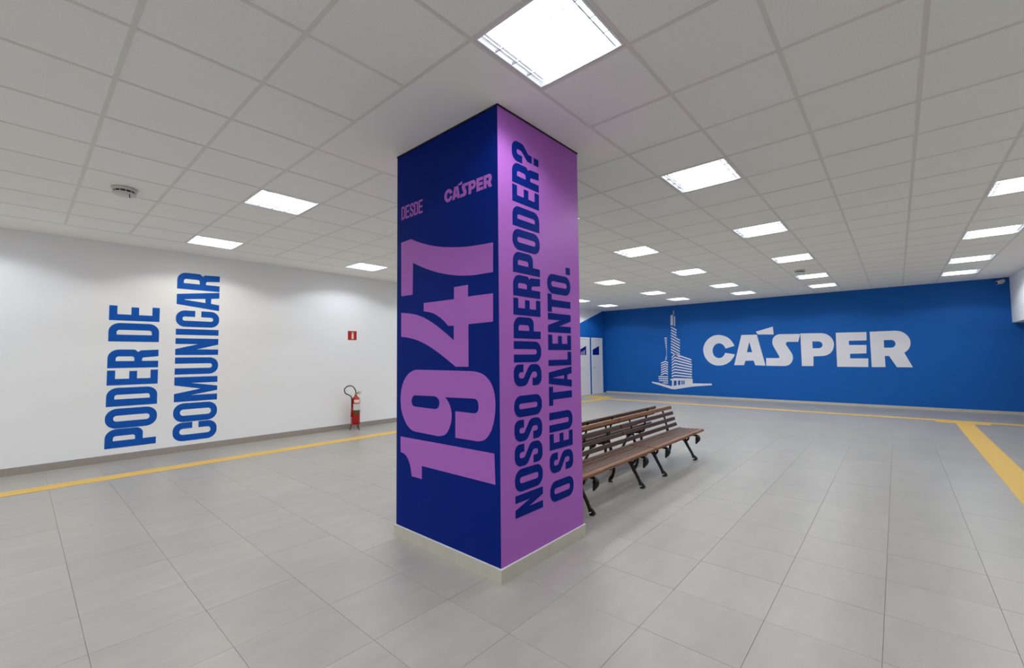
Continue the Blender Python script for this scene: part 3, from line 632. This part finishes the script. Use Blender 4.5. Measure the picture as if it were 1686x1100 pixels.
# ------------------------------------------------------------------ benches
LB = 1.665
def slat_mesh(name, w, t, mt, L=LB, bev=0.006):
    bm = bmesh.new(); add_box(bm, (-L / 2, -w / 2, -t / 2), (L / 2, w / 2, t / 2), bev)
    return mesh_from(bm, name, mt)
FX = 0.535
def frame_parts():
    # profile in the (y, z) plane of a cast iron side: y = 0 at the front edge of the seat
    P = lambda pts: [(0, y, z) for y, z in pts]
    fl = ((1, 0, 0), 0.75)
    d = {}
    bm = bmesh.new()
    add_tube(bm, spline(P([(.012, .345), (.10, .352), (.20, .340), (.31, .335), (.405, .350), (.43, .40)]), 5), .017, 8, fl); d['leg_frame'] = bm
    bm = bmesh.new()
    add_tube(bm, spline(P([(.175, .345), (.178, .29), (.150, .22), (.105, .14), (.070, .075), (.050, .030)]), 5), [.034, .036, .030, .024, .021, .020, .019, .019, .021, .024], 8, fl)
    add_tube(bm, spline(P([(.105, .125), (.085, .112), (.072, .118)]), 4), .011, 6, fl)
    add_tube(bm, spline(P([(.075, .060), (.045, .052), (.022, .028), (.018, .012)]), 5), [.014, .023], 8, fl)
    add_lathe(bm, [(.026, 0.0), (.026, .008), (.012, .018)], 10, (0, .040, 0)); d['front_leg'] = bm
    bm = bmesh.new()
    add_tube(bm, spline(P([(.335, .340), (.372, .280), (.380, .200), (.392, .110), (.425, .030)]), 5), [.023, .017], 8, fl)
    add_tube(bm, spline(P([(.392, .080), (.425, .060), (.448, .015)]), 5), .015, 8, fl)
    add_lathe(bm, [(.026, 0.0), (.026, .008), (.012, .018)], 10, (0, .435, 0)); d['rear_leg'] = bm
    bm = bmesh.new()   # leaf-shaped scroll hanging below the front slat
    add_tube(bm, spline(P([(.030, .350), (-.002, .335), (-.010, .300), (.004, .262), (.018, .226)]), 5),
             [.010, .012, .015, .018, .022, .026, .031, .034, .036, .036, .035, .033, .031, .028, .025, .022, .019, .016, .013, .010, .007], 8, fl); d['scroll'] = bm
    bm = bmesh.new()
    add_tube(bm, spline(P([(.405, .350), (.425, .42), (.452, .53), (.482, .64), (.498, .69)]), 5), [.017, .011], 8, fl); d['back_post'] = bm
    bm = bmesh.new()   # knee boss and tracery between seat rail and front leg
    add_tube(bm, spline(P([(.130, .345), (.118, .295), (.145, .262), (.172, .280)]), 5), .014, 8, fl)
    add_tube(bm, spline(P([(.205, .338), (.228, .300), (.208, .268), (.176, .262)]), 5), .013, 8, fl)
    add_tube(bm, spline(P([(.215, .330), (.270, .312), (.330, .322)]), 5), .011, 8, fl); d['tracery'] = bm
    return {k: mesh_from(b, k, M['iron'], True) for k, b in d.items()}
FR = frame_parts()
SEAT = [(.030, .060, .385, 0.0), (.093, .048, .384, .0), (.156, .048, .380, .0), (.219, .048, .377, .0), (.282, .048, .376, .0), (.345, .048, .378, .0)]
seat_me = {}
def bench(loc, rz, label, tones):
    root = empty('bench', loc, rz); tag(root, label, 'bench', 'back-to-back wooden benches')
    for k, (y, wd_, z, a) in enumerate(SEAT):
        mt = tones[0] if k == 0 else tones[1]
        key = (wd_, mt)
        if key not in seat_me: seat_me[key] = slat_mesh('seat_slat', wd_, .026 if k else .034, M[mt])
        link('seat_slat', seat_me[key], root, (0, y, z - (.004 if k == 0 else 0)))
    for k in range(4):
        t = k / 3; y, z = .425 + .075 * t, .435 + .243 * t
        mt = tones[2 + k]; key = ('b', mt)
        if key not in seat_me: seat_me[key] = slat_mesh('back_slat', .050, .022, M[mt])
        o = link('back_slat', seat_me[key], root, (0, y - .022, z)); o.rotation_euler.x = math.radians(73)
    for s in (-1, 1):
        f = link('leg_frame', FR['leg_frame'], root, (s * FX, 0, 0))
        for k in ('front_leg', 'rear_leg', 'scroll', 'back_post', 'tracery'): link(k, FR[k], f)
    return root
bench((4.115, 2.150, 0), 0, 'brown slatted bench facing out, close behind the column', ('wood_light', 'wood_mid', 'wood_dark', 'wood_dark', 'wood_dark', 'wood_light'))
bench((5.806, 2.150, 0), 0, 'brown slatted bench facing out, farther from the column, with free end', ('wood_light', 'wood_mid', 'wood_red', 'wood_red', 'wood_red', 'wood_light'))
bench((3.992, 3.290, 0), math.pi, 'slatted bench facing away, mostly hidden by the bench next to the column', ('wood_mid', 'wood_mid', 'wood_dark', 'wood_dark', 'wood_dark', 'wood_dark'))
bench((5.665, 3.290, 0), math.pi, 'slatted bench facing away, back against the bench with the free end', ('wood_mid', 'wood_mid', 'wood_dark', 'wood_dark', 'wood_dark', 'wood_mid'))

# ------------------------------------------------------------------ fire extinguisher and its sign
fx = empty('fire_extinguisher', (4.665, 8.455, 0)); tag(fx, 'red fire extinguisher on a small stand by the white wall', 'fire extinguisher')
bm = bmesh.new(); r0 = .083
add_lathe(bm, [(r0 * .8, .125), (r0, .14), (r0, .60), (r0 * .93, .635), (r0 * .7, .665), (.030, .685), (.028, .70)], 28)
body = link('cylinder', mesh_from(bm, 'cylinder', M['red'], True), fx)
def wrap(name, z0, z1, mt, a0=-155, a1=-45):
    bm = bmesh.new(); n = 14; R_ = r0 + .0012; ring = []
    for k in range(n + 1):
        a = math.radians(a0 + (a1 - a0) * k / n); ring.append((R_ * math.cos(a), R_ * math.sin(a)))
    for rr in (0, -.001):
        vv = [[bm.verts.new((x * (1 + rr / R_), y * (1 + rr / R_), z)) for x, y in ring] for z in (z0, z1)]
        for k in range(n): bm.faces.new((vv[0][k], vv[0][k + 1], vv[1][k + 1], vv[1][k]))
    me = bpy.data.meshes.new(name); bm.to_mesh(me); bm.free(); me.materials.append(mt)
    link(name, me, body)
wrap('class_label', .555, .620, M['cream'], -140, -60); wrap('instruction_label', .405, .535, M['paper']); wrap('label_band', .325, .404, M['green'])
bm = bmesh.new(); add_lathe(bm, [(.022, .69), (.022, .735), (.014, .745), (.014, .765)], 14)
add_tube(bm, [(0, 0, .745), (.035, -.03, .770), (.085, -.06, .772)], [.010, .009, .007], 8)
add_tube(bm, [(0, 0, .735), (.04, -.03, .742), (.08, -.055, .735)], [.009, .008, .007], 8)
link('valve', mesh_from(bm, 'valve', M['brass'], True), fx)
bm = bmesh.new()
add_tube(bm, spline([(0, 0, .765), (-.012, 0, .815), (-.08, -.01, .895), (-.175, -.015, .905), (-.255, -.015, .850), (-.235, -.01, .765), (-.15, -.01, .715), (-.100, -.01, .66), (-.096, -.008, .45)], 7), .0105, 8)
link('hose', mesh_from(bm, 'hose', M['rubber'], True), fx)
bm = bmesh.new(); add_tube(bm, [(-.094, -.008, .46), (-.096, -.008, .40), (-.098, -.008, .27)], [.012, .016, .018], 10)
link('nozzle', mesh_from(bm, 'nozzle', M['red'], True), fx)
bm = bmesh.new()
add_tube(bm, [(.092 * math.cos(t), .092 * math.sin(t), .115) for t in (2 * math.pi * k / 24 for k in range(25))], .008, 8)
add_tube(bm, [(.092 * math.cos(t), .092 * math.sin(t), .36) for t in (math.radians(150 + 240 * k / 18) for k in range(19))], .005, 6)
for a in (150, 30): add_tube(bm, [(.092 * math.cos(math.radians(a)), .092 * math.sin(math.radians(a)), .115), (.092 * math.cos(math.radians(a)), .092 * math.sin(math.radians(a)), .36)], .005, 6)
link('stand_ring', mesh_from(bm, 'stand_ring', M['red'], True), fx)
bm = bmesh.new(); add_lathe(bm, [(.09, .113), (.09, .122)], 20); link('stand_plate', mesh_from(bm, 'stand_plate', M['red']), fx)
for a in (-80, 40, 160):
    bm = bmesh.new(); ca, sa = math.cos(math.radians(a)), math.sin(math.radians(a))
    add_tube(bm, [(.085 * ca, .085 * sa, .112), (.095 * ca, .095 * sa, .05), (.115 * ca, .115 * sa, .006)], [.009, .008, .009], 8)
    link('stand_leg', mesh_from(bm, 'stand_leg', M['rubber'], True), fx)
sg = empty('extinguisher_sign', (4.70, VL, 1.957)); tag(sg, 'small red square sign on the white wall above the fire extinguisher', 'sign')
def SGN(a, b, d): return (a, -d, b)
plate('sign_plate', [[[(-.098, -.095), (.098, -.095), (.098, .095), (-.098, .095)]]], SGN, .001, .006, M['red'], sg)
plate('pictogram', [[fillet([(-.018, -.075), (.030, -.075), (.030, .040, .02), (-.018, .040, .02)])], [[(-.002, .040), (.014, .040), (.014, .062), (-.002, .062)]], [[(-.022, .058), (.034, .058), (.034, .070), (-.022, .070)]]], SGN, .0062, .0072, M['cream'], sg)

# ------------------------------------------------------------------ small devices on the ceiling and the blue wall
def detector(x, y, label):
    root = empty('smoke_detector', (x, y, H)); tag(root, label, 'smoke detector', 'round detectors on the ceiling')
    bm = bmesh.new(); add_lathe(bm, [(.098, -.0015), (.104, -.006), (.104, -.020), (.096, -.026)], 32); link('base', mesh_from(bm, 'base', M['plastic'], True), root)
    bm = bmesh.new(); add_lathe(bm, [(.080, -.026), (.080, -.046)], 32); link('vent_ring', mesh_from(bm, 'vent_ring', M['dark_plastic'], True), root)
    bm = bmesh.new(); add_lathe(bm, [(.092, -.046), (.096, -.052), (.088, -.064), (.06, -.072), (.01, -.074)], 32); link('cap', mesh_from(bm, 'cap', M['plastic'], True), root)
    bm = bmesh.new()
    for k in range(12):
        a = 2 * math.pi * k / 12; add_tube(bm, [(.087 * math.cos(a), .087 * math.sin(a), -.024), (.087 * math.cos(a), .087 * math.sin(a), -.050)], .004, 6)
    link('vent_ribs', mesh_from(bm, 'vent_ribs', M['plastic']), root)
    bm = bmesh.new(); add_tube(bm, [(.03, -.07, -.064), (.034, -.074, -.105)], .004, 6); link('indicator', mesh_from(bm, 'indicator', M['dark_plastic']), root)
detector(0.665, 5.835, 'round smoke detector on the ceiling above the white lettered wall')
detector(10.83, 1.46, 'round smoke detector on the ceiling between two lights leading to the logo')
cc = empty('security_camera', (UB, -1.93, 3.13)); tag(cc, 'small white security camera on the blue wall under the ceiling corner', 'security camera')
bm = bmesh.new(); add_lathe(bm, [(.050, -.001), (.050, -.016), (.030, -.024)], 20, axis='X'); link('mount', mesh_from(bm, 'mount', M['plastic'], True), cc)
bm = bmesh.new(); add_tube(bm, [(-.02, 0, 0), (-.075, .012, -.012), (-.105, .03, -.012)], .013, 8); link('bracket', mesh_from(bm, 'bracket', M['plastic'], True), cc)
ax = Vector((-.62, .72, -.30)).normalized(); c0 = Vector((-.085, -.015, .012))
bm = bmesh.new(); add_tube(bm, [c0 - ax * .03, c0 - ax * .02, c0 + ax * .14, c0 + ax * .15], [.030, .042, .042, .038], 16); hd = link('camera_body', mesh_from(bm, 'camera_body', M['plastic'], True), cc)
bm = bmesh.new(); add_tube(bm, [c0 + ax * .148, c0 + ax * .156], [.032, .030], 16); link('lens', mesh_from(bm, 'lens', M['glass_dark'], True), hd)
